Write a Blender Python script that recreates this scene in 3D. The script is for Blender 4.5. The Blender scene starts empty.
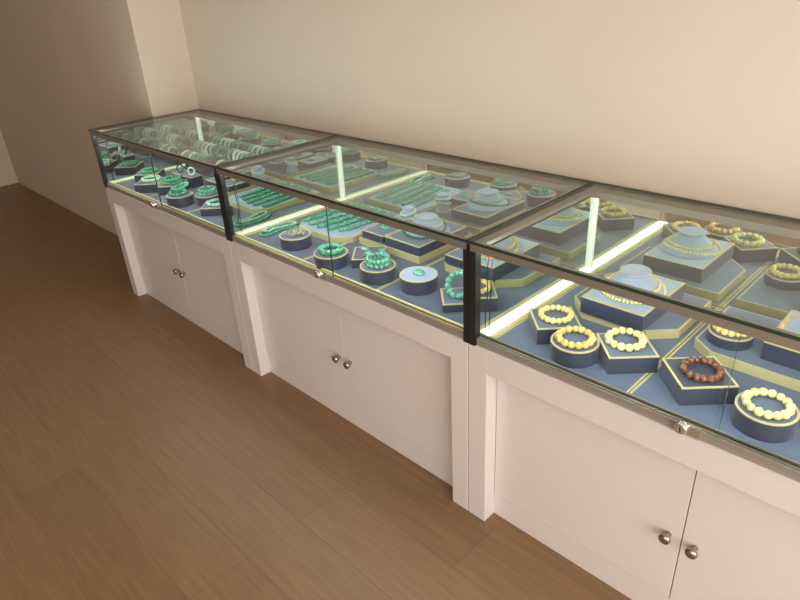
import bpy, bmesh, math, random
from mathutils import Vector, Matrix
random.seed(7)
sc = bpy.context.scene
COL = sc.collection
PI = math.pi

# ------------------------------------------------------------------ materials
def nt(name):
    m = bpy.data.materials.new(name); m.use_nodes = True
    n = m.node_tree; n.nodes.clear()
    out = n.nodes.new('ShaderNodeOutputMaterial')
    return m, n, out

def princ(name, col, rough=.5, metal=0., noise=0., nscale=20., bump=0., bscale=200., sheen=0., coat=0., trans=0., emis=None, estr=0., spec=.5, sss=0.):
    m, n, out = nt(name)
    b = n.nodes.new('ShaderNodeBsdfPrincipled')
    b.inputs['Base Color'].default_value = (*col, 1)
    b.inputs['Roughness'].default_value = rough
    b.inputs['Metallic'].default_value = metal
    b.inputs['Specular IOR Level'].default_value = spec
    b.inputs['Coat Weight'].default_value = coat
    b.inputs['Sheen Weight'].default_value = sheen
    b.inputs['Transmission Weight'].default_value = trans
    if emis:
        b.inputs['Emission Color'].default_value = (*emis, 1)
        b.inputs['Emission Strength'].default_value = estr
    tc = n.nodes.new('ShaderNodeTexCoord')
    if noise:
        t = n.nodes.new('ShaderNodeTexNoise'); t.inputs['Scale'].default_value = nscale; t.inputs['Detail'].default_value = 4
        n.links.new(tc.outputs['Object'], t.inputs['Vector'])
        r = n.nodes.new('ShaderNodeValToRGB')
        r.color_ramp.elements[0].position = .3; r.color_ramp.elements[1].position = .7
        r.color_ramp.elements[0].color = (*[max(0, c*(1-noise)) for c in col], 1)
        r.color_ramp.elements[1].color = (*[min(1, c*(1+noise)) for c in col], 1)
        n.links.new(t.outputs['Fac'], r.inputs['Fac']); n.links.new(r.outputs['Color'], b.inputs['Base Color'])
    if bump:
        t2 = n.nodes.new('ShaderNodeTexNoise'); t2.inputs['Scale'].default_value = bscale
        n.links.new(tc.outputs['Object'], t2.inputs['Vector'])
        bp = n.nodes.new('ShaderNodeBump'); bp.inputs['Strength'].default_value = bump; bp.inputs['Distance'].default_value = .002
        n.links.new(t2.outputs['Fac'], bp.inputs['Height']); n.links.new(bp.outputs['Normal'], b.inputs['Normal'])
    n.links.new(b.outputs[0], out.inputs['Surface'])
    return m

def glass_mat(name, tint):
    m, n, out = nt(name)
    g = n.nodes.new('ShaderNodeNewGeometry')
    ior = n.nodes.new('ShaderNodeMath'); ior.operation = 'MULTIPLY_ADD'      # same index entering and leaving
    ior.inputs[1].default_value = 1/1.34 - 1.34; ior.inputs[2].default_value = 1.34
    n.links.new(g.outputs['Backfacing'], ior.inputs[0])
    f = n.nodes.new('ShaderNodeFresnel'); n.links.new(ior.outputs[0], f.inputs['IOR'])
    t = n.nodes.new('ShaderNodeBsdfTransparent'); t.inputs['Color'].default_value = (*tint, 1)
    gl = n.nodes.new('ShaderNodeBsdfGlossy'); gl.inputs['Roughness'].default_value = .015
    mx = n.nodes.new('ShaderNodeMixShader')
    n.links.new(f.outputs[0], mx.inputs[0]); n.links.new(t.outputs[0], mx.inputs[1]); n.links.new(gl.outputs[0], mx.inputs[2])
    n.links.new(mx.outputs[0], out.inputs['Surface'])
    return m

def wood_floor():
    m, n, out = nt('oak_planks')
    L = n.links.new
    b = n.nodes.new('ShaderNodeBsdfPrincipled')
    tc = n.nodes.new('ShaderNodeTexCoord')
    br = n.nodes.new('ShaderNodeTexBrick')
    br.inputs['Scale'].default_value = 1; br.inputs['Brick Width'].default_value = 1.25; br.inputs['Row Height'].default_value = .19
    br.inputs['Mortar Size'].default_value = .0015; br.inputs['Mortar Smooth'].default_value = .1
    br.offset = .37
    br.inputs['Color1'].default_value = (.235, .137, .066, 1); br.inputs['Color2'].default_value = (.265, .158, .080, 1)
    br.inputs['Mortar'].default_value = (.19, .11, .055, 1)
    L(tc.outputs['Object'], br.inputs['Vector'])
    mp = n.nodes.new('ShaderNodeMapping'); mp.inputs['Scale'].default_value = (1.6, 22, 1)
    L(tc.outputs['Object'], mp.inputs['Vector'])
    no = n.nodes.new('ShaderNodeTexNoise'); no.inputs['Scale'].default_value = 3; no.inputs['Detail'].default_value = 8; no.inputs['Distortion'].default_value = .8
    L(mp.outputs[0], no.inputs['Vector'])
    r = n.nodes.new('ShaderNodeValToRGB')
    r.color_ramp.elements[0].position = .3; r.color_ramp.elements[0].color = (.84, .83, .82, 1)
    r.color_ramp.elements[1].position = .72; r.color_ramp.elements[1].color = (1.1, 1.1, 1.1, 1)
    L(no.outputs['Fac'], r.inputs['Fac'])
    mx = n.nodes.new('ShaderNodeMix'); mx.data_type = 'RGBA'; mx.blend_type = 'MULTIPLY'; mx.inputs['Factor'].default_value = 1
    L(br.outputs['Color'], mx.inputs[6]); L(r.outputs['Color'], mx.inputs[7]); L(mx.outputs[2], b.inputs['Base Color'])
    b.inputs['Roughness'].default_value = .42
    bp = n.nodes.new('ShaderNodeBump'); bp.inputs['Strength'].default_value = .12; bp.inputs['Distance'].default_value = .002
    L(no.outputs['Fac'], bp.inputs['Height']); L(bp.outputs['Normal'], b.inputs['Normal'])
    L(b.outputs[0], out.inputs['Surface'])
    return m

def stone(name, c1, c2, rough=.2, scale=90):
    m, n, out = nt(name)
    b = n.nodes.new('ShaderNodeBsdfPrincipled')
    tc = n.nodes.new('ShaderNodeTexCoord')
    t = n.nodes.new('ShaderNodeTexNoise'); t.inputs['Scale'].default_value = scale; t.inputs['Detail'].default_value = 3
    n.links.new(tc.outputs['Object'], t.inputs['Vector'])
    r = n.nodes.new('ShaderNodeValToRGB')
    r.color_ramp.elements[0].position = .38; r.color_ramp.elements[0].color = (*c1, 1)
    r.color_ramp.elements[1].position = .62; r.color_ramp.elements[1].color = (*c2, 1)
    n.links.new(t.outputs['Fac'], r.inputs['Fac']); n.links.new(r.outputs['Color'], b.inputs['Base Color'])
    b.inputs['Roughness'].default_value = rough; b.inputs['Coat Weight'].default_value = .3
    n.links.new(b.outputs[0], out.inputs['Surface'])
    return m

M = {
 'floor': wood_floor(),
 'wall': princ('beige_wall_paint', (.62, .535, .445), .75, noise=.015, nscale=2, bump=.05, bscale=120),
 'ceil': princ('ceiling_paint', (.75, .70, .64), .8),
 'skirt': princ('skirting_paint', (.55, .47, .40), .6),
 'white': princ('white_lacquer', (.685, .645, .630), .38, noise=.01, nscale=3, coat=.15),
 'black': princ('black_anodised', (.012, .015, .018), .3, metal=.0, coat=.4),
 'rail': princ('champagne_aluminium', (.30, .28, .23), .42, metal=.55),
 'track': princ('grey_aluminium', (.34, .31, .27), .38, metal=.4),
 'chrome': princ('chrome', (.75, .74, .72), .2, metal=.9),
 'knob': princ('brushed_nickel', (.42, .39, .36), .22, metal=1),
 'mirror': princ('silver_mirror', (.80, .87, .82), .0, metal=1),
 'glass': glass_mat('clear_float_glass', (.975, .992, .98)),
 'glassedge': princ('green_glass_edge', (.02, .045, .035), .12, coat=.5),
 'navy': princ('navy_leatherette', (.032, .046, .086), .5, noise=.2, nscale=300, bump=.15, bscale=900, sheen=.2),
 'felt': princ('slate_blue_felt', (.08, .115, .20), .8, noise=.12, nscale=400, sheen=.4),
 'floorfelt': princ('blue_velvet_board', (.072, .112, .20), .75, noise=.1, nscale=300, sheen=.5),
 'dimfelt': princ('dimmed_blue_velvet_board', (.050, .075, .140), .75, noise=.1, nscale=300, sheen=.5),  # same blue velvet, darkened: the dimmer light of two showcases put into colour
 'pale': princ('pale_blue_velvet', (.30, .40, .55), .7, noise=.05, nscale=300, sheen=.5),
 'grey': princ('grey_velvet', (.07, .08, .10), .8, sheen=.3),
 'gold': princ('pale_gold_piping', (.60, .52, .26), .45, metal=.1),
 'led': princ('led_profile', (.9, .95, .85), .4, emis=(.84, .97, 1.), estr=46),
 'ledsoft': princ('soft_floor_led_profile', (.85, .90, .65), .4, emis=(.90, 1., .66), estr=.32),
 'ledbackfill': princ('added_back_fill_led', (.9, .95, .85), .4, emis=(.88, .98, .95), estr=13),  # added fill strip that brightens the rear rows
 'ledfloor': princ('floor_led_profile', (.9, .95, .85), .4, emis=(.93, 1., .80), estr=1.1),
 'ledlow': princ('lit_acrylic_profile', (.8, .86, .74), .4, emis=(.85, 1., .80), estr=.35),
 'glowrail': princ('rail_painted_glow', (.78, .74, .42), .4, emis=(.95, 1., .62), estr=.08),  # rail is no lamp; faint emission stands in for LED light falling on it
 'jade': stone('green_jade', (.035, .27, .15), (.12, .46, .28)),
 'jadepale': stone('pale_jade', (.28, .58, .38), (.55, .78, .60)),
 'jadedark': stone('dark_jade', (.015, .10, .06), (.05, .24, .14)),
 'jadeteal': stone('teal_jade', (.07, .31, .22), (.20, .48, .36)),
 'jadewhite': stone('white_jade', (.62, .80, .68), (.82, .93, .84)),
 'mixed': stone('moss_agate', (.14, .18, .12), (.48, .50, .36), scale=140),
 'amber': stone('yellow_amber', (.72, .53, .15), (.87, .72, .28), scale=60),
 'honey': stone('honey_amber', (.66, .42, .10), (.84, .62, .22), scale=60),
 'lemon': stone('lemon_amber', (.68, .62, .22), (.85, .80, .40), scale=60),
 'brown': stone('brown_seed', (.07, .018, .008), (.26, .09, .04), .45, 120),
 'red': princ('red_plastic', (.75, .05, .03), .35, coat=.4),
 'wire': princ('black_cable', (.02, .02, .02), .5),
 'shadowgap': princ('dark_gap', (.18, .15, .13), .8),
}

# ------------------------------------------------------------------ mesh helpers
def bm_new(): return bmesh.new()
def box(bm, x0, y0, z0, x1, y1, z1, mi=0):
    vs = [bm.verts.new(p) for p in ((x0,y0,z0),(x1,y0,z0),(x1,y1,z0),(x0,y1,z0),(x0,y0,z1),(x1,y0,z1),(x1,y1,z1),(x0,y1,z1))]
    fs = []
    for q in ((0,3,2,1),(4,5,6,7),(0,1,5,4),(1,2,6,5),(2,3,7,6),(3,0,4,7)):
        f = bm.faces.new([vs[i] for i in q]); f.material_index = mi; fs.append(f)
    return fs
def prism(bm, poly, z0, z1, mi=0):
    a = [bm.verts.new((x, y, z0)) for x, y in poly]; b = [bm.verts.new((x, y, z1)) for x, y in poly]
    n = len(poly)
    bm.faces.new(a[::-1]).material_index = mi; bm.faces.new(b).material_index = mi
    for i in range(n):
        bm.faces.new((a[i], a[(i+1)%n], b[(i+1)%n], b[i])).material_index = mi
def ringprism(bm, po, pi_, z0, z1):
    n = len(po)
    O0 = [bm.verts.new((x,y,z0)) for x,y in po]; O1 = [bm.verts.new((x,y,z1)) for x,y in po]
    I0 = [bm.verts.new((x,y,z0)) for x,y in pi_]; I1 = [bm.verts.new((x,y,z1)) for x,y in pi_]
    for i in range(n):
        j = (i+1)%n
        for q in ((O0[i],O0[j],O1[j],O1[i]),(O1[i],O1[j],I1[j],I1[i]),(I1[i],I1[j],I0[j],I0[i]),(I0[i],I0[j],O0[j],O0[i])):
            bm.faces.new(q)
def inset(poly, d):
    n = len(poly); out = []
    for i in range(n):
        p = Vector(poly[i]); a = Vector(poly[i-1]); c = Vector(poly[(i+1)%n])
        e1 = (p-a).normalized(); e2 = (c-p).normalized()
        n1 = Vector((-e1.y, e1.x)); n2 = Vector((-e2.y, e2.x))
        k = (n1+n2); k = k/max(.2, k.dot(n1)*1.0)
        out.append(tuple(p + k*d))
    return out
def lathe(bm, prof, c=(0,0,0), n=28, axis='z', mi=0):
    rings = []
    for r, h in prof:
        ring = []
        for k in range(n):
            a = 2*PI*k/n
            x, y, z = r*math.cos(a), r*math.sin(a), h
            if axis == 'y': x, y, z = x, h, y
            if axis == 'x': x, y, z = h, x, y
            ring.append(bm.verts.new((c[0]+x, c[1]+y, c[2]+z)))
        rings.append(ring)
    for a, b in zip(rings, rings[1:]):
        for k in range(n):
            f = bm.faces.new((a[k], a[(k+1)%n], b[(k+1)%n], b[k])); f.smooth = True; f.material_index = mi
    bm.faces.new(rings[0][::-1]).material_index = mi; bm.faces.new(rings[-1]).material_index = mi
def sphere(bm, c, r, u=10, v=7, squash=1., mi=0):
    m = Matrix.Translation(c) @ Matrix.Diagonal((1,1,squash,1))
    g = bmesh.ops.create_uvsphere(bm, u_segments=u, v_segments=v, radius=r, matrix=m)
    for vt in g['verts']:
        for f in vt.link_faces: f.smooth = True; f.material_index = mi
def torus(bm, R, r, c=(0,0,0), nu=36, nv=10, rot=None):
    rot = rot or Matrix.Identity(3); c = Vector(c); vs = []
    for i in range(nu):
        a = 2*PI*i/nu; ring = []
        for j in range(nv):
            b = 2*PI*j/nv
            p = Vector(((R+r*math.cos(b))*math.cos(a), (R+r*math.cos(b))*math.sin(a), r*math.sin(b)))
            ring.append(bm.verts.new(rot @ p + c))
        vs.append(ring)
    for i in range(nu):
        for j in range(nv):
            f = bm.faces.new((vs[i][j], vs[(i+1)%nu][j], vs[(i+1)%nu][(j+1)%nv], vs[i][(j+1)%nv])); f.smooth = True
def tube(bm, pts, r, n=8):
    pts = [Vector(p) for p in pts]; rings = []
    for i, p in enumerate(pts):
        d = (pts[min(i+1, len(pts)-1)] - pts[max(i-1, 0)]).normalized()
        up = Vector((0,0,1)) if abs(d.z) < .9 else Vector((1,0,0))
        s = d.cross(up).normalized(); t = s.cross(d)
        rings.append([bm.verts.new(p + r*(math.cos(2*PI*k/n)*s + math.sin(2*PI*k/n)*t)) for k in range(n)])
    for a, b in zip(rings, rings[1:]):
        for k in range(n):
            bm.faces.new((a[k], a[(k+1)%n], b[(k+1)%n], b[k])).smooth = True
    bm.faces.new(rings[0][::-1]); bm.faces.new(rings[-1])
def obj(name, bm, mats, parent=None, bevel=0., label=None):
    bmesh.ops.recalc_face_normals(bm, faces=bm.faces[:])
    me = bpy.data.meshes.new(name); bm.to_mesh(me); bm.free()
    o = bpy.data.objects.new(name, me); COL.objects.link(o)
    for m in (mats if isinstance(mats, (list, tuple)) else [mats]): me.materials.append(m)
    if parent: o.parent = parent
    if bevel:
        b = o.modifiers.new('bevel', 'BEVEL'); b.width = bevel; b.segments = 2; b.limit_method = 'ANGLE'
    if label: o['label'] = label
    return o
def tag(o, label, cat, group=None):
    o['label'] = label; o['category'] = cat
    if group: o['group'] = group
    return o
def thing(name, label, cat, loc, rz=0., group=None):
    o = bpy.data.objects.new(name, None); COL.objects.link(o)
    o.location = loc; o.rotation_euler = (0, 0, rz); o.empty_display_size = .05
    return tag(o, label, cat, group)
def bx(name, m, parent, *c, bevel=0., label=None):
    bm = bm_new(); box(bm, *c); return obj(name, bm, m, parent, bevel, label)
def struct(name, bm, m):
    o = obj(name, bm, m); o['kind'] = 'structure'; return o

# ------------------------------------------------------------------ camera
cd = bpy.data.cameras.new('camera'); cam = bpy.data.objects.new('camera', cd); COL.objects.link(cam)
cam.location = (3.30868, -1.10994, 1.47686); cam.rotation_euler = (1.097801, .050419, .782334)
cd.sensor_width = 36; cd.lens = 36*623.83/800; cd.clip_start = .02
sc.camera = cam

# ------------------------------------------------------------------ room
WY = .606
X0, X1, Y0, ZC = -3.2, 5.6, -3.8, 2.75
bm = bm_new(); box(bm, X0, Y0, -.08, X1, WY+.1, 0); struct('floor', bm, M['floor'])
bm = bm_new(); box(bm, -.12, WY, 0, X1, WY+.1, ZC); struct('wall_back', bm, M['wall'])
bm = bm_new(); box(bm, -.12, .335, 0, -.004, WY, ZC); box(bm, X0, .335, 0, -.12, .45, ZC); struct('wall_left', bm, M['wall'])
bm = bm_new(); box(bm, X0-.1, Y0, 0, X0, .45, ZC); struct('wall_far', bm, M['wall'])
bm = bm_new(); box(bm, X0-.1, Y0-.1, ZC, X1+.1, WY+.1, ZC+.1); struct('ceiling', bm, M['ceil'])
# right wall and front wall, each with a window opening
bm = bm_new()
wz0, wz1 = .35, 2.45
box(bm, X1, Y0, 0, X1+.1, WY+.1, wz0); box(bm, X1, Y0, wz1, X1+.1, WY+.1, ZC)
box(bm, X1, -.35, wz0, X1+.1, WY+.1, wz1); box(bm, X1, Y0, wz0, X1+.1, -3.2, wz1)
struct('wall_right', bm, M['wall'])
bm = bm_new()
box(bm, X0, Y0-.1, 0, X1, Y0, .1); box(bm, X0, Y0-.1, 2.5, X1, Y0, ZC)
box(bm, X0, Y0-.1, .1, 3.0, Y0, 2.5); box(bm, 4.9, Y0-.1, .1, X1, Y0, 2.5)
struct('wall_front', bm, M['wall'])
for nm, pts in (('window_1', [(X1+.02, -3.2, wz0, X1+.08, -3.15, wz1), (X1+.02, -.4, wz0, X1+.08, -.35, wz1), (X1+.02, -1.8, wz0, X1+.08, -1.75, wz1), (X1+.02, -3.2, wz0, X1+.08, -.35, wz0+.05), (X1+.02, -3.2, wz1-.05, X1+.08, -.35, wz1)]),
                ('window_2', [(3.0, Y0-.08, .1, 3.06, Y0-.02, 2.5), (3.92, Y0-.08, .1, 3.98, Y0-.02, 2.5), (4.84, Y0-.08, .1, 4.9, Y0-.02, 2.5), (3.0, Y0-.08, .1, 4.9, Y0-.02, .16), (3.0, Y0-.08, 2.44, 4.9, Y0-.02, 2.5)])):
    bm = bm_new()
    for p in pts: box(bm, *p)
    struct(nm, bm, M['white'])

# ------------------------------------------------------------------ display cabinets
ZB, ZD, ZK, ZT = .608, .537, .085, .903     # base top, door top, kick top, glass top
ST, REC, D = .063, .045, .60
ZF = .630                                   # display floor
def cabinet(S, label, white='white'):
    c = thing('display_cabinet', label, 'display cabinet', (S, 0, 0), 0, 'jewellery display cabinets along the wall')
    W = M['white']
    g = .0012
    # carcass
    bm = bm_new()
    box(bm, g, REC+.018, .0, 1.2-g, D-.002, ZB-.02)
    obj('carcass', bm, W, c)
    bm = bm_new()   # projecting face frame: two posts and the top rail, worktop
    poly = None
    box(bm, g, 0, 0, ST, REC+.018, ZB); box(bm, 1.2-ST, 0, 0, 1.2-g, REC+.018, ZB)
    box(bm, ST, 0, ZD, 1.2-ST, REC+.018, ZB)
    obj('face_frame', bm, W, c, .0012)
    bx('base_top', W, c, g, REC+.018, ZB-.02, 1.2-g, D-.002, ZB)
    bx('kick_plate', W, c, ST, REC+.003, 0, 1.2-ST, REC+.018, ZK-.004, bevel=.001)
    for k in (0, 1):
        xa, xb = (ST+.002, .6-.0012) if k == 0 else (.6+.0012, 1.2-ST-.002)
        d = bx('door', W, c, xa, REC, ZK, xb, REC+.018, ZD-.003, bevel=.001)
        xk = .6-.031 if k == 0 else .6+.031
        bm = bm_new()
        lathe(bm, [(.0075, 0), (.0055, -.004), (.005, -.012), (.0125, -.016), (.0145, -.021), (.0125, -.026), (.006, -.0285)], (xk, REC, .286), 20, 'y')
        obj('knob', bm, M['knob'], d, label='round brushed nickel knob')
    # glass showcase
    B = M['black']
    lx, rx = .028, 1.2-.020
    bm = bm_new(); box(bm, g, .0, ZB, lx-.004, D-.012, .875); box(bm, g, -.001, .875, .005, D-.001, .8965); obj('side_panel', bm, B, c)
    bm = bm_new(); box(bm, rx+.004, .0, ZB, 1.2-g, D-.012, .875); box(bm, 1.195, -.001, .875, 1.2-g, D-.001, .8965); obj('side_panel', bm, B, c)
    bx('side_mirror', M['mirror'], c, lx-.004, .016, ZB+.004, lx, .566, .876, label='mirror lining of the left end')
    bx('side_mirror', M['mirror'], c, rx, .016, ZB+.004, rx+.004, .566, .876, label='mirror lining of the right end')
    bx('back_mirror', M['mirror'], c, lx, .566, ZB+.004, rx, .570, .876, label='mirror lining of the back')
    bx('back_panel', B, c, lx, .570, ZB, rx, D-.012, .888)
    bx('inner_floor', M['navy'], c, lx, .030, ZB, rx, .566, .618)
    # top frame
    bm = bm_new()
    box(bm, .0055, 0, .876, 1.1945, .024, .8965); box(bm, .0055, D-.062, .876, 1.1945, D-.002, .8965)
    box(bm, .0055, .024, .886, .036, D-.062, .8965); box(bm, 1.2-.024, .024, .886, 1.1945, D-.062, .8965)
    obj('top_frame', bm, M['rail'], c, .001)
    bm = bm_new()   # top pane: clear faces, dark green edge
    fs = box(bm, .002, -.004, .897, 1.198, D, ZT+.002)
    for i in (2, 3, 4, 5): fs[i].material_index = 1
    obj('top_glass', bm, [M['glass'], M['glassedge']], c, label='clear glass top')
    # bottom track
    bm = bm_new()
    bx('track_lip', M['white'], c, .026, -.003, ZB, 1.2-.019, .0035, .6125)
    box(bm, .026, .004, ZB, 1.2-.019, .010, .632); obj('sliding_track', bm, M['track'], c)
    bx('inner_rail', M['gold'] if S < 2 else M['rail'], c, .028, .0105, ZB, 1.18, .0155, .634); bx('inner_rail', M['glowrail'], c, .028, .0230, ZB, 1.18, .0285, .6375, label='yellowish rail with painted glow behind the front glass') if S < 2 else bx('inner_rail', M['rail'], c, .028, .0230, ZB, 1.18, .0285, .6365)
    for k, (xa, xb, y) in enumerate(((lx+.002, .634, .0045), (.622, rx-.002, .0165))):
        bm = bm_new(); fs = box(bm, xa, y, .634 if k else .618, xb, y+.005, .880)
        fs[3].material_index = 1 - k; fs[5].material_index = 0; fs[0].material_index = 1
        obj('sliding_glass_door', bm, [M['glass'], M['glassedge']], c, label='sliding front pane, %s half' % ('left', 'right')[k])
    bm = bm_new()
    lathe(bm, [(.010, -.001), (.0135, -.004), (.0135, -.014), (.0115, -.017), (.0045, -.018), (.0045, -.0172)], (.568, .004, .630), 20, 'y')
    box(bm, .578, -.002, .618, .604, .0035, .640)
    lk = obj('lock', bm, M['chrome'], c, .0008, label='chrome glass door lock')
    bm = bm_new(); box(bm, .567, -.0155, .625, .569, -.0142, .635); obj('keyhole', bm, B, lk)
    # lit profiles
    bm = bm_new(); box(bm, lx, .030, .620, lx+.017, .566, .636)
    obj('light_strip', bm, M['ledfloor' if S > 2 else 'ledsoft'], c, .002, label='glowing strip along the left floor edge')
    bx('strip_edge', M['gold'], c, lx+.0172, .030, .618, lx+.0305, .566, .6325)
    bm = bm_new(); box(bm, lx, .026, .868, rx, .036, .8755)
    obj('light_strip', bm, M['led'], c, label='glowing strip under the front top rail')
    bm = bm_new(); box(bm, lx+.012, .554, .8725, rx, .563, .8755)  # added strip, tucked out of sight behind the rail to light the back
    obj('light_strip', bm, M['ledbackfill'], c, label='added fill light strip hidden under the back top rail')
    bm = bm_new(); box(bm, lx, .557, .620, lx+.009, .566, .876)
    obj('corner_post', bm, M['ledlow'], c, .001, label='pale glowing corner post')
    bm = bm_new(); box(bm, lx, .050, .845, lx+.008, .072, .862); sw = obj('rocker_switch', bm, M['red'], c, .001, label='red switch')
    bm = bm_new(); tube(bm, [(lx+.006, .055, .845), (lx+.007, .050, .80), (lx+.005, .052, .74), (lx+.007, .046, .68), (lx+.006, .045, .64)], .0014); obj('cable', bm, M['wire'], c)
    return c
cabinet(0.0, 'white glass-topped cabinet farthest left, in the wall corner, full of upright jade bangles')
cabinet(1.2, 'white glass-topped cabinet in the middle, with long jade necklaces laid on trays')
cabinet(2.4, 'white glass-topped cabinet nearest on the right, holding yellow amber beads')

# three velvet boards per showcase
for ci, (S, where) in enumerate(((0., 'left cabinet'), (1.2, 'middle cabinet'), (2.4, 'right cabinet'))):
    for k, pos in enumerate(('left', 'middle', 'right')):
        xa = S+.059+k*.374; xb = xa+.372
        if k == 2: xb = S+1.179
        t = thing('display_board', 'flat blue velvet board with gold edge lining the %s third of the %s showcase' % (pos, where), 'display board', ((xa+xb)/2, .296, .618), 0, 'velvet boards lining the showcases')
        w, d = (xb-xa)/2-.0005, .268
        d -= .002; po = [(-w,-d), (w,-d), (w,d), (-w,d)]; pi_ = [(-w+.005,-d+.003), (w-.005,-d+.003), (w-.005,d-.003), (-w+.005,d-.003)]
        bm = bm_new(); ringprism(bm, po, pi_, 0, .0125); obj('gold_edge', bm, M['gold'], t)
        bm = bm_new(); prism(bm, pi_, 0, .012); obj('velvet_face', bm, M['floorfelt' if S > 2 else 'dimfelt'], t)

# ------------------------------------------------------------------ display furniture
def riser(name, label, poly, loc, h, rz=0, gold_side=False, top='felt', group=None, trim=.0048):
    t = thing(name, label, 'display stand' if not gold_side else 'display board', loc, rz, group)
    pi_ = inset(poly, trim)
    if gold_side:
        bm = bm_new(); prism(bm, poly, 0, h-.0005); obj('gold_edge', bm, M['gold'], t, .0005)
        bm = bm_new(); prism(bm, pi_, h-.0005, h); obj('velvet_face', bm, M[top], t)
    else:
        bm = bm_new(); prism(bm, poly, 0, h-.003); obj('body', bm, M['navy'], t)
        bm = bm_new(); ringprism(bm, poly, pi_, h-.003, h); obj('gold_trim', bm, M['gold'], t)
        bm = bm_new(); prism(bm, pi_, h-.003, h-.0004); obj('velvet_top', bm, M[top], t)
    return t
def circ(r, n=40): return [(r*math.cos(2*PI*k/n), r*math.sin(2*PI*k/n)) for k in range(n)]
def rect(w, d): return [(-w/2,-d/2), (w/2,-d/2), (w/2,d/2), (-w/2,d/2)]
def octo(w, d, c): 
    w /= 2; d /= 2
    return [(-w+c,-d), (w-c,-d), (w,-d+c), (w,d-c), (w-c,d), (-w+c,d), (-w,d-c), (-w,-d+c)]
def bracelet(label, x, y, z, R, r, m, n=None, tilt=0, taz=0, layers=1, jit=.06, rz=0, squash=1.):
    """a ring of beads lying on z"""
    bm = bm_new()
    for L in range(layers):
        RR = R*(1-.04*L)
        k = n or int(2*PI*RR/(2*r*.985))
        for i in range(k):
            a = 2*PI*(i+.5*L)/k
            q = r*(1+random.uniform(-jit, jit))
            sphere(bm, (RR*math.cos(a), RR*math.sin(a)*squash, r+L*r*1.75), q)
    o = obj('bead_bracelet', bm, M[m])
    rot = Matrix.Rotation(taz, 4, 'Z') @ Matrix.Rotation(tilt, 4, 'X') @ Matrix.Rotation(rz, 4, 'Z')
    lift = (R+r)*abs(math.sin(tilt)) - r*(abs(math.sin(tilt)))
    o.matrix_world = Matrix.Translation((x, y, z+lift)) @ rot
    return tag(o, label, 'bracelet')
def catmull(P, closed, step):
    n = len(P); pts = []
    for i in range(n if closed else n-1):
        p0, p1, p2, p3 = [Vector(P[(i+j) % n]) if closed else Vector(P[min(max(i+j, 0), n-1)]) for j in (-1, 0, 1, 2)]
        for s in range(24):
            t = s/24
            pts.append(.5*((2*p1) + (-p0+p2)*t + (2*p0-5*p1+4*p2-p3)*t*t + (-p0+3*p1-3*p2+p3)*t**3))
    if not closed: pts.append(Vector(P[-1]))
    else: pts.append(pts[0])
    L = [0]
    for a, b in zip(pts, pts[1:]): L.append(L[-1]+(b-a).length)
    k = max(3, int(L[-1]/step)); out = []
    j = 0
    for i in range(k):
        s = L[-1]*i/k
        while L[j+1] < s: j += 1
        u = (s-L[j])/max(1e-9, L[j+1]-L[j]); out.append(pts[j].lerp(pts[j+1], u))
    return out
def necklace(label, P, r, m, closed=True, group=None, grad=0., zl=None):
    loc = Vector(P[0]); bm = bm_new()
    B = catmull([Vector(p)-loc for p in P], closed, 2*r*.99)
    for i, p in enumerate(B):
        q = r*(1+random.uniform(-.05, .05))
        sphere(bm, p, q, 8, 6)
    o = obj('bead_necklace', bm, M[m]); o.location = loc
    return tag(o, label, 'necklace', group)
def cabochon(label, x, y, z, rx, ry, h, m='jadeteal', rz=0, name='jade_cabochon', cat='gemstone', group=None):
    bm = bm_new()
    lathe(bm, [(.96, 0), (1, .14), (.97, .3), (.85, .6), (.6, .86), (.3, .97), (.02, 1)], n=24)
    for v in bm.verts: v.co = Vector((v.co.x*rx, v.co.y*ry, v.co.z*h))
    o = obj(name, bm, M[m]); o.location = (x, y, z); o.rotation_euler.z = rz
    return tag(o, label, cat, group)
def ring_bangle(label, x, y, z, R, r, m, rot=(0,0,0), group=None):
    bm = bm_new(); torus(bm, R, r)
    o = obj('jade_bangle', bm, M[m]); o.location = (x, y, z); o.rotation_euler = rot
    return tag(o, label, 'bangle', group)
def bust(label, x, y, z, s=1., top='pale', rz=0):
    """a low sloping necklace display with a flat round neck disc"""
    t = thing('necklace_bust', label, 'necklace display', (x, y, z), rz)
    bm = bm_new()
    prof = [(.080*s, 0), (.079*s, .004*s), (.070*s, .012*s), (.056*s, .024*s), (.043*s, .036*s), (.034*s, .044*s), (.031*s, .048*s)]
    lathe(bm, prof, n=40)
    obj('shoulder', bm, M[top], t)
    bm = bm_new(); lathe(bm, [(.032*s, .048*s), (.038*s, .0515*s), (.0385*s, .0545*s), (.037*s, .056*s)], n=36)
    obj('neck_disc', bm, M[top], t)
    return t
def drape(label, x, y, z, s, r, m, a0=-130, off=0., closed=True, R=.052, h=.030, front=1.25, rz=0.):
    """necklace draped round a bust: high at the back, sliding to the foot in front"""
    P = []
    for k in range(14):
        a = 2*PI*k/14
        f = (1-math.cos(a-math.radians(a0)-PI))/2     # 1 in front (direction a0)
        rad = s*(R*(1-f) + R*front*f)
        q = rad/s
        hh = s*max(0, (.048-(q-.031)/.047*.048))+r*1.05
        P.append((x+rad*math.cos(a), y+rad*math.sin(a), z+hh))
    return necklace(label, P, r, m, True)

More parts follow.
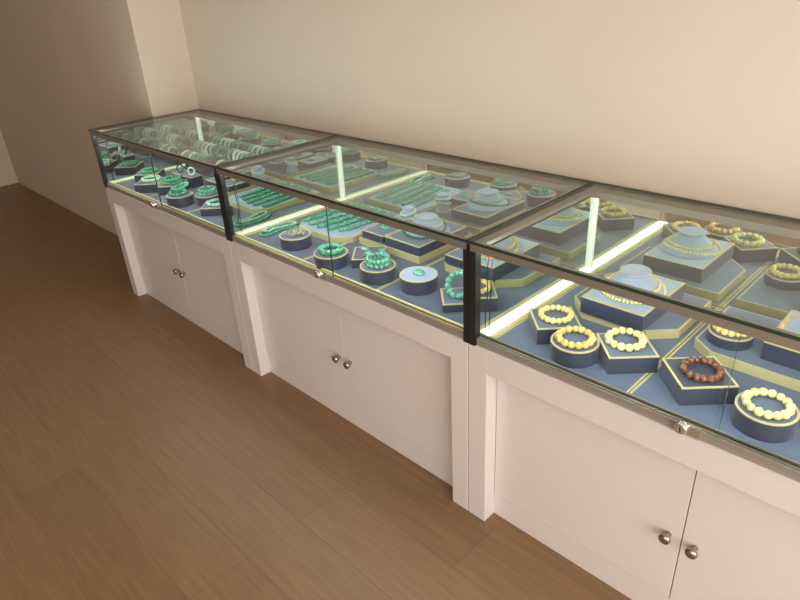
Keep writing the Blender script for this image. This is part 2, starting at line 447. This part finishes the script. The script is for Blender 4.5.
# =========================== RIGHT CABINET (amber) ===========================
RT = 'right showcase'
riser('display_stand', 'square navy box with gold trim, turned corner-on, at the left front of the amber showcase', rect(.113, .113), (2.560, .160, ZF), .045, math.radians(45))
bracelet('golden amber bead bracelet on the leftmost square box of the amber showcase', 2.560, .163, .675, .038, .0088, 'amber', 16)
riser('display_stand', 'round navy drum with gold rim beside the front glass of the amber showcase', circ(.058), (2.6585, .094, ZF), .044)
bracelet('honey orange bead bracelet on the round drum in the amber showcase', 2.6585, .094, .674, .040, .0093, 'honey', 15)
riser('display_stand', 'square navy box with gold trim under the lemon yellow bracelet', rect(.115, .115), (2.762, .154, ZF), .045, math.radians(44))
bracelet('lemon yellow round bead bracelet on a square box right of the round drum', 2.755, .160, .675, .040, .0098, 'lemon', 14)
riser('display_stand', 'square slate box with gold trim under the dark brown bracelet', rect(.120, .120), (2.935, .148, ZF), .045, math.radians(44), top='navy')
bracelet('dark reddish brown carved bead bracelet at the right edge of the photo', 2.940, .148, .675, .038, .0085, 'brown', 17, jit=.15)
bx_ = [(-.15,-.08), (-.09,-.14), (.09,-.14), (.15,-.08), (.15,.125), (-.15,.125)]
riser('gold_edged_board', 'low blue velvet platform with wide gold edge and cut corners under the amber necklace box', bx_, (2.665, .415, ZF), .026, gold_side=True, top='floorfelt')
riser('display_stand', 'large rectangular navy box with gold trim holding the amber necklace bust', rect(.175, .245), (2.662, .385, .656), .046, trim=.006, top='pale')
bust('pale blue necklace bust on the large box in the amber showcase', 2.660, .385, .7016, 1.05)
drape('lemon amber bead necklace, outer strand on the pale blue bust', 2.660, .385, .7016, 1.05, .0050, 'lemon', -75, front=1.30, R=.066)
drape('golden amber bead necklace, inner strand on the pale blue bust', 2.660, .385, .7016, 1.05, .0046, 'amber', -75, front=1.12, R=.058)
bx2 = [(-.17,-.09), (-.12,-.13), (.13,-.13), (.17,-.09), (.17,.13), (-.17,.13)]
riser('gold_edged_board', 'low velvet platform with gold edge at the right end of the amber showcase', bx2, (3.030, .408, ZF), .026, gold_side=True, top='floorfelt')
riser('display_stand', 'small round drum with gold rim on the right velvet platform', circ(.052), (2.925, .360, .656), .028)
bracelet('yellow amber bracelet on the small drum on the right velvet platform', 2.925, .360, .684, .036, .0088, 'amber', 15)
riser('display_stand', 'rectangular navy box on the right velvet platform carrying a second bust', rect(.165, .20), (3.09, .42, .656), .046, trim=.006, top='pale')
bust('second pale blue bust at the right end of the amber showcase', 3.09, .42, .7016, .98)
drape('amber bead necklace on the second bust at the right end', 3.09, .42, .7016, .98, .0050, 'amber', -75, front=1.30, R=.064)
riser('display_stand', 'round navy drum beyond the brown bracelet near the front glass', circ(.058), (3.085, .110, ZF), .044)
bracelet('pale lemon bracelet on the round drum beyond the brown bracelet', 3.085, .110, .674, .040, .0092, 'lemon', 15)
riser('display_stand', 'square navy box near the far right front of the amber showcase', rect(.115, .115), (3.25, .150, ZF), .045, math.radians(45))
bracelet('honey bracelet on the square box at the far right front', 3.25, .150, .675, .038, .009, 'honey', 15)

# =========================== MIDDLE CABINET (jade) ===========================
necklace('coiled green jade bead necklace on the velvet beside the mossy cord drum',
         [(1.300,.085,.636), (1.285,.130,.636), (1.285,.180,.636), (1.305,.225,.636), (1.335,.250,.636), (1.362,.235,.636), (1.345,.190,.636), (1.332,.140,.636), (1.345,.100,.636), (1.325,.075,.636)], .0058, 'jade')
necklace('paler strand inside the coiled jade necklace of the middle showcase',
         [(1.302,.100,.646), (1.296,.140,.647), (1.300,.190,.647), (1.320,.228,.646), (1.343,.225,.646), (1.335,.185,.646), (1.322,.140,.646), (1.328,.105,.646)], .0052, 'jadepale')
riser('display_stand', 'round navy drum piled with mossy cords at the left of the middle showcase', circ(.058), (1.500, .108, ZF), .043)
necklace('bundle of mossy grey green beads heaped on a round drum',
         [(1.500+.034*math.cos(a*1.9)*(1-.02*a), .108+.030*math.sin(a*1.37+.5), .677+.002*(a % 4)) for a in range(22)], .0042, 'mixed')
riser('display_stand', 'round navy drum with gold rim behind the chrome lock of the middle showcase', circ(.058), (1.738, .080, ZF), .043)
bracelet('thick jade bead bracelet on the round drum behind the lock', 1.738, .082, .673, .034, .0105, 'jade', 17)
# necklace tray
tr = [(-.150,-.12), (-.11,-.165), (.095,-.165), (.150,-.115), (.150,.165), (-.150,.165)]
riser('gold_edged_board', 'pale blue necklace tray with gold edge in the left half of the middle showcase', tr, (1.500, .370, ZF), .022, gold_side=True, top='pale')
names5 = ['leftmost', 'second from left', 'third from left', 'fourth from left', 'rightmost']
for k in range(5):
    x = 1.374 + k*.0505
    y0 = .235+.012*abs(k-1.5) ; y1 = .515
    z = .652+.0063
    w = .0070
    dx = .024
    necklace('long jade bead necklace, %s on the pale blue tray' % names5[k],
        [(x-w, y0+.01, z), (x-w+dx*.5, (y0+y1)/2, z), (x-w+dx, y1-.01, z), (x+dx, y1, z), (x+w+dx, y1-.01, z), (x+w+dx*.5, (y0+y1)/2, z), (x+w, y0+.01, z), (x, y0, z)], .0063, ('jade', 'jadeteal', 'jade', 'jade', 'jadeteal')[k])
riser('display_stand', 'small square slate box with gold trim carrying three jade cabochons', rect(.110, .110), (1.826, .176, ZF), .032, math.radians(42), top='grey')
for (dx, dy, nm) in ((-.033, .010, 'left'), (.022, .038, 'rear right'), (.004, -.008, 'front')):
    cabochon('small oval jade cabochon, %s of three on the small slate box' % nm, 1.826+dx, .176+dy, .662, .015, .012, .009, 'jadeteal', .4)
riser('display_stand', 'round navy drum with gold rim under the double beaded jade bracelet', circ(.058), (1.945, .104, ZF), .045)
bracelet('double row green jade bead bracelet on a round drum', 1.945, .106, .675, .035, .0080, 'jadeteal', 14, layers=2)
riser('display_stand', 'round drum with pale top and gold rim showing one oval jade stone', circ(.059), (2.096, .134, ZF), .046, top='pale')
cabochon('single oval jade cabochon centred on the pale round drum', 2.094, .137, .676, .020, .017, .011, 'jadeteal')
riser('display_stand', 'low navy box propping up the upright jade bracelet near the right post', rect(.105, .105), (2.262, .130, ZF), .026, math.radians(45))
bracelet('green jade bead bracelet propped up on edge near the right post', 2.258, .138, .656, .034, .0105, 'jadeteal', 13, tilt=math.radians(58), taz=math.radians(20))
riser('gold_edged_board', 'broad gold edged velvet platform in the centre of the middle showcase', [(-.15,-.14), (.15,-.14), (.15,.14), (-.15,.14)], (1.826, .402, ZF), .026, gold_side=True, top='navy')
riser('display_stand', 'large navy box with gold trim holding the pale bust in the middle showcase', rect(.165, .245), (1.893, .388, .656), .034, trim=.006, top='felt')
bust('pale blue bust with dark jade strand in the middle showcase', 1.895, .392, .6896, 1.02, 'pale')
drape('dark green jade bead necklace hanging down the front of the bust', 1.895, .392, .6896, 1.02, .0052, 'jadedark', -95, front=1.36, R=.060)
drape('pale jade bead necklace round the neck of the bust', 1.895, .392, .6896, 1.02, .0042, 'jadepale', -10, front=1.10, R=.048)
riser('display_stand', 'small navy box with gold trim left of the large bust box', rect(.108, .112), (1.737, .330, .656), .026)
cabochon('domed green jade stone on the small box left of the bust', 1.735, .340, .682, .018, .016, .011, 'jade')
t = thing('bracelet_cone', 'pale blue cylindrical bracelet holder behind the small box', 'bracelet holder', (1.730, .468, .656))
bm = bm_new(); lathe(bm, [(.030, 0), (.029, .004), (.022, .022), (.021, .052), (.023, .064), (.022, .068)], n=30); obj('holder_body', bm, M['pale'], t)
bm = bm_new(); lathe(bm, [(.031, 0), (.031, .003)], n=30); obj('holder_foot', bm, M['gold'], t)
bracelet('pale jade bead bracelet slung round the cylindrical holder, lower', 1.730, .468, .678, .0280, .0052, 'jadepale', tilt=math.radians(14), taz=math.radians(20))
bracelet('jade bead bracelet slung round the cylindrical holder, upper', 1.730, .468, .694, .0285, .0046, 'jadewhite', tilt=math.radians(12), taz=math.radians(-40))
riser('gold_edged_board', 'gold edged velvet platform at the right end of the middle showcase', [(-.155,-.10), (-.125,-.13), (.155,-.13), (.155,.13), (-.155,.13)], (2.205, .405, ZF), .024, gold_side=True, top='navy')
riser('display_stand', 'navy box on the right platform with one domed jade stone', rect(.120, .115), (2.125, .348, .654), .026)
cabochon('domed green jade stone on the box beside the right post', 2.118, .345, .680, .018, .016, .013, 'jadeteal')
riser('display_stand', 'round drum with gold rim at the back right of the middle showcase', circ(.050), (2.275, .455, .654), .040)
ring_bangle('smooth green jade bangle on the drum at the back right of the middle showcase', 2.275, .455, .701, .033, .0065, 'jade')
riser('display_stand', 'small round drum in front of the back mirror on the right platform', circ(.040), (2.130, .485, .654), .045)
bracelet('small jade bracelet on the round drum before the back mirror', 2.130, .485, .699, .028, .0062, 'jadepale')

# =========================== LEFT CABINET (bangles) ===========================
riser('display_stand', 'square navy box with gold trim at the left front of the left showcase', rect(.12, .12), (.325, .110, ZF), .042, math.radians(45))
bracelet('bright pale green bracelet on the leftmost front box of the left showcase', .315, .118, .672, .040, .0078, 'jadepale', 20)
riser('display_stand', 'square slate box with gold trim in front of the two dark blocks', rect(.115, .115), (.455, .158, ZF), .042, math.radians(45), top='grey')
bracelet('dark green bead bracelet on the slate box of the left showcase', .455, .160, .672, .038, .0078, 'jade', 18, layers=2)
riser('display_stand', 'square box deep in the left corner of the left showcase', rect(.115, .115), (.150, .185, ZF), .042, math.radians(45))
bracelet('green bead bracelet on the box deep in the left corner', .150, .190, .672, .038, .0078, 'jade', 18)
riser('display_stand', 'round navy drum with gold rim stacked with two green bracelets', circ(.058), (.668, .083, ZF), .045)
bracelet('lower of two green jade bracelets on the front round drum', .664, .080, .675, .036, .0080, 'jade', 17)
bracelet('upper of two green jade bracelets, slipped back on the front round drum', .672, .094, .692, .036, .0078, 'jade', 17, tilt=math.radians(14), taz=math.radians(-30))
riser('display_stand', 'round navy drum with gold rim holding the speckled green bracelet', circ(.056), (.770, .168, ZF), .045)
bracelet('speckled green and white bracelet on the second round drum', .770, .168, .675, .036, .0075, 'jadeteal', 14, layers=2, jit=.15)
riser('display_stand', 'square navy box beside the right post of the left showcase', rect(.112, .112), (.905, .130, ZF), .034, math.radians(45))
bracelet('loose jade bracelet on the box beside the right post of the left showcase', .905, .132, .664, .037, .0072, 'jadepale', 20)
for k, (x, y, w) in enumerate(((.345, .262, 'left'), (.445, .268, 'right'))):
    riser('display_stand', 'small tall navy block, %s of the pair in the left showcase' % w, rect(.075, .06), (x, y, ZF), .052, math.radians(6))
    ring_bangle('jade ring leaning upright on the %s tall navy block' % w, x, y, .682+.0205, .017, .0040, 'jadewhite' if k else 'jadedark', (math.radians(78), 0, math.radians(35)))
riser('gold_edged_board', 'gold edged velvet platform across the middle of the left showcase', octo(.42, .15, .03), (.78, .318, ZF), .022, gold_side=True, top='floorfelt')
riser('display_stand', 'wide navy box with gold trim on the platform of the left showcase', rect(.17, .12), (.675, .318, .652), .036)
cabochon('oval pale jade pendant on the wide navy box', .675, .318, .688, .022, .016, .010, 'jadepale')
riser('display_stand', 'round drum on the platform of the left showcase', circ(.048), (.870, .318, .652), .036)
bracelet('green bracelet on the round drum on the platform', .870, .318, .688, .032, .0070, 'jade')
riser('display_stand', 'low navy box at the right end of the left showcase', rect(.115, .115), (1.075, .245, ZF), .040, math.radians(45))
bracelet('green bracelet on the low box at the right end of the left showcase', 1.075, .245, .670, .037, .0076, 'jadeteal')
# bangle bars: two rows of three
ords = ['first', 'second', 'third', 'fourth', 'fifth', 'sixth', 'seventh']
bars = [(.225, .508, .735, 'rear left'), (.575, .508, .735, 'rear middle'), (.935, .508, .735, 'rear right'),
        (.230, .425, .700, 'front left'), (.585, .425, .700, 'front middle'), (.950, .425, .700, 'front right')]
for bi, (x, y, z, nm) in enumerate(bars):
    t = thing('bangle_bar', 'grey velvet bangle bar, %s of the six in the left showcase' % nm, 'bangle holder', (x, y, ZF), 0, 'bangle bars in the left showcase')
    hz = z-t.location.z
    bm = bm_new(); lathe(bm, [(.013, -.155), (.016, -.153), (.016, .153), (.013, .155)], (0, 0, hz), 20, 'x'); obj('roll', bm, M['grey'], t)
    for s in (-1, 1):
        bm = bm_new(); lathe(bm, [(.006, .004), (.006, hz-.012)], (s*.148, 0, 0), 12); obj('post', bm, M['grey'], t)
    bm = bm_new(); box(bm, -.155, -.022, 0, .155, .022, .005); obj('foot', bm, M['navy'], t, .001)
    for k in range(7):
        m = random.choice(['jadepale', 'jadeteal', 'jade', 'jadewhite', 'jade', 'jadedark', 'jadewhite'])
        cn = {'jadepale': 'pale green', 'jadeteal': 'sea green', 'jade': 'bright green', 'jadewhite': 'milky white green', 'jadedark': 'dark green'}[m]
        R = random.uniform(.027, .033); r = .0062
        ring_bangle('%s jade bangle, %s from the left on the %s bar' % (cn, ords[k], nm), x-.120+k*.040, y, z+.016-(R-r)+.0005, R, r, m, (0, PI/2+random.uniform(-.16, .16), random.uniform(-.2, .2)))

# ------------------------------------------------------------------ light
def area(name, loc, rot, sx, sy, e, col):
    l = bpy.data.lights.new(name, 'AREA'); l.shape = 'RECTANGLE'; l.size = sx; l.size_y = sy; l.energy = e; l.color = col
    o = bpy.data.objects.new(name, l); COL.objects.link(o); o.location = loc; o.rotation_euler = rot
    return o
area('daylight_right', (X1+.12, -1.78, 1.4), (0, PI/2, 0), 2.1, 2.85, 126, (1., .905, .815))
area('daylight_front', (3.95, Y0-.12, 1.3), (PI/2, 0, 0), 1.9, 2.4, 34, (1., .91, .82))
w = bpy.data.worlds.new('world'); sc.world = w; w.use_nodes = True
w.node_tree.nodes['Background'].inputs[0].default_value = (.95, .93, .90, 1)
w.node_tree.nodes['Background'].inputs[1].default_value = 1.0

sc.view_settings.view_transform = 'Standard'; sc.view_settings.look = 'None'
sc.view_settings.gamma = 1; sc.view_settings.use_curve_mapping = False
sc.view_settings.exposure = 0.12
cy = sc.cycles
cy.use_denoising = True; cy.max_bounces = 12; cy.transparent_max_bounces = 32; cy.glossy_bounces = 6; cy.diffuse_bounces = 4
cy.caustics_reflective = True; cy.caustics_refractive = False; cy.sample_clamp_indirect = 4
